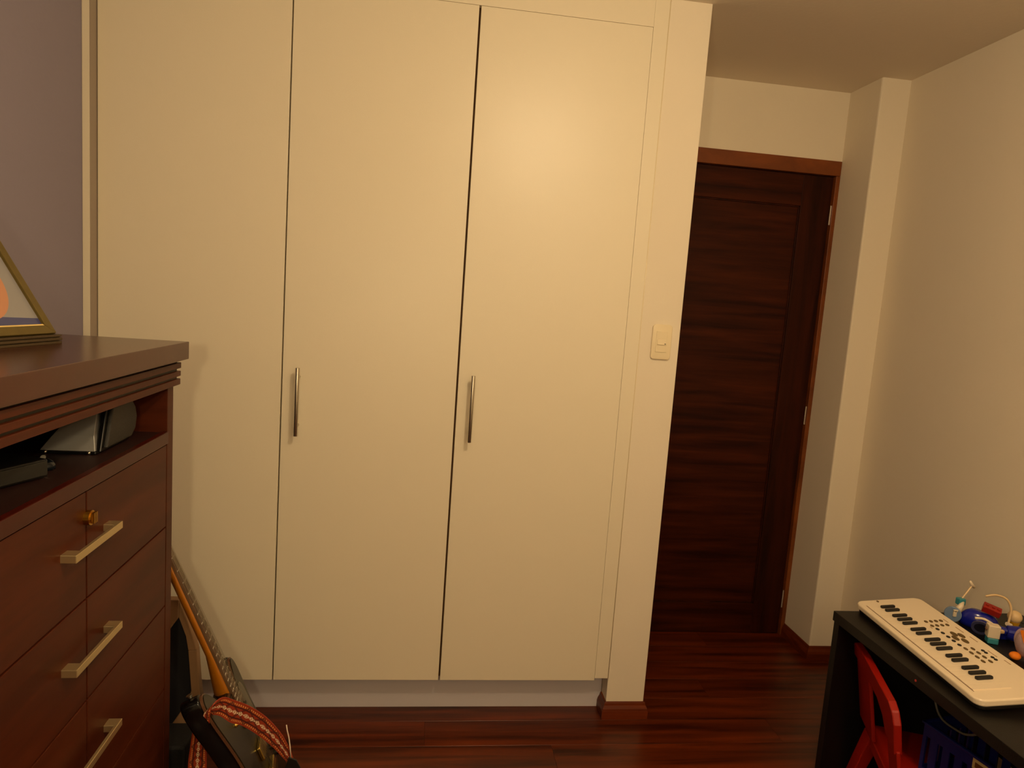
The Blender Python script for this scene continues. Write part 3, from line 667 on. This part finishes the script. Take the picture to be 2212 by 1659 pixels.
# white box toy
t5 = empty('toy_bottle', (1.532, 1.532, .6), 'white toy box with a teal cap beside the blue toy bottle', 'toy', (0, 0, R(-25)))
bx('body', -.014, .014, -.012, .012, .016, .050, white, t5, .002)
bx('cap', -.013, .013, -.013, .011, 0, .0165, teal, t5, .003)
bm = bmesh.new(); tube(bm, [(-.0145, -.003, .034), (-.0145, .004, .038)], .0035, 8); obj('printed_mark', bm, mat('grey brown print', (120, 90, 70), .5), t5)
t6 = empty('toy_cylinder', (1.600, 1.558, .6), 'royal blue toy bottle lying beside the plush bird', 'toy')
bm = bmesh.new(); tube(bm, [(-.012, -.010, .022), (.010, -.024, .022), (.030, -.040, .020)], [.018, .022, .020], 18); obj('body', bm, dblue, t6, .003)
bm = bmesh.new(); tube(bm, [(-.034, .006, .026), (-.012, -.010, .023)], [.009, .011], 12); obj('neck', bm, dblue, t6)
t7 = empty('toy_hoop', (1.60, 1.60, .6), 'thin cream plastic hoop standing against the wall behind the toys', 'toy')
bm = bmesh.new(); tube(bm, crspl([Vector(p) for p in ((-.030, .010, .095), (-.010, -.002, .104), (.012, -.014, .098), (.022, -.022, .075), (.018, -.026, .045), (.012, -.028, .012), (.012, -.028, .002))], 6), .003, 8); obj('hoop', bm, cream, t7, sm=True)
bm = bmesh.new(); tube(bm, [(.008, -.030, .035), (.022, -.030, .030)], .005, 10); obj('clamp', bm, white, t7)
t8 = empty('toy_ball', (1.645, 1.585, .6), 'round cream toy ball in a yellow ring near the wall', 'toy')
bm = bmesh.new(); ball(bm, (0, 0, .0475), .0175); obj('ball', bm, cream, t8, sm=True)
bm = bmesh.new(); tube(bm, [(0, 0, 0), (0, 0, .012), (0, 0, .034)], [.016, .008, .014], 16); obj('cup', bm, mat('yellow plastic', (190, 140, 20), .4), t8)
# plush bird
t9 = empty('plush_bird', (1.548, 1.440, .6), 'mauve grey plush bird with orange beak and feet on the desk', 'plush toy', (0, 0, R(0)))
bm = bmesh.new(); ball(bm, (0, 0, .044), .030, .030, .038); obj('body', bm, lil, t9, sm=True)
bm = bmesh.new(); ball(bm, (.006, -.002, .088), .022, .021, .020); obj('head', bm, brn, t9, sm=True)
bm = bmesh.new()
p = [(-.012, .020, .078), (.012, -.018, .080), (-.020, -.006, .050), (-.010, .006, .084)]
v_ = [bm.verts.new(Vector(q)+Vector((-.012, -.010, 0))) for q in p]
for f in ((0, 1, 2), (0, 3, 1), (1, 3, 2), (0, 2, 3)): bm.faces.new([v_[i] for i in f])
obj('beak', bm, org, t9, .002)
for a, b in ((-.028, .006), (-.010, -.034)):
    bm = bmesh.new(); ball(bm, (a, b, .010), .014, .012, .010); obj('foot', bm, org, t9, sm=True)
for a, b in ((-.016, .012), (-.006, -.020)):
    bm = bmesh.new(); ball(bm, (a, b, .095), .0025); obj('eye', bm, M['dark'], t9, sm=True)
bm = bmesh.new(); ball(bm, (.004, .028, .048), .020, .008, .026); obj('wing', bm, lil, t9, sm=True)
bm = bmesh.new(); ball(bm, (.020, -.026, .048), .008, .010, .026); obj('wing', bm, lil, t9, sm=True)
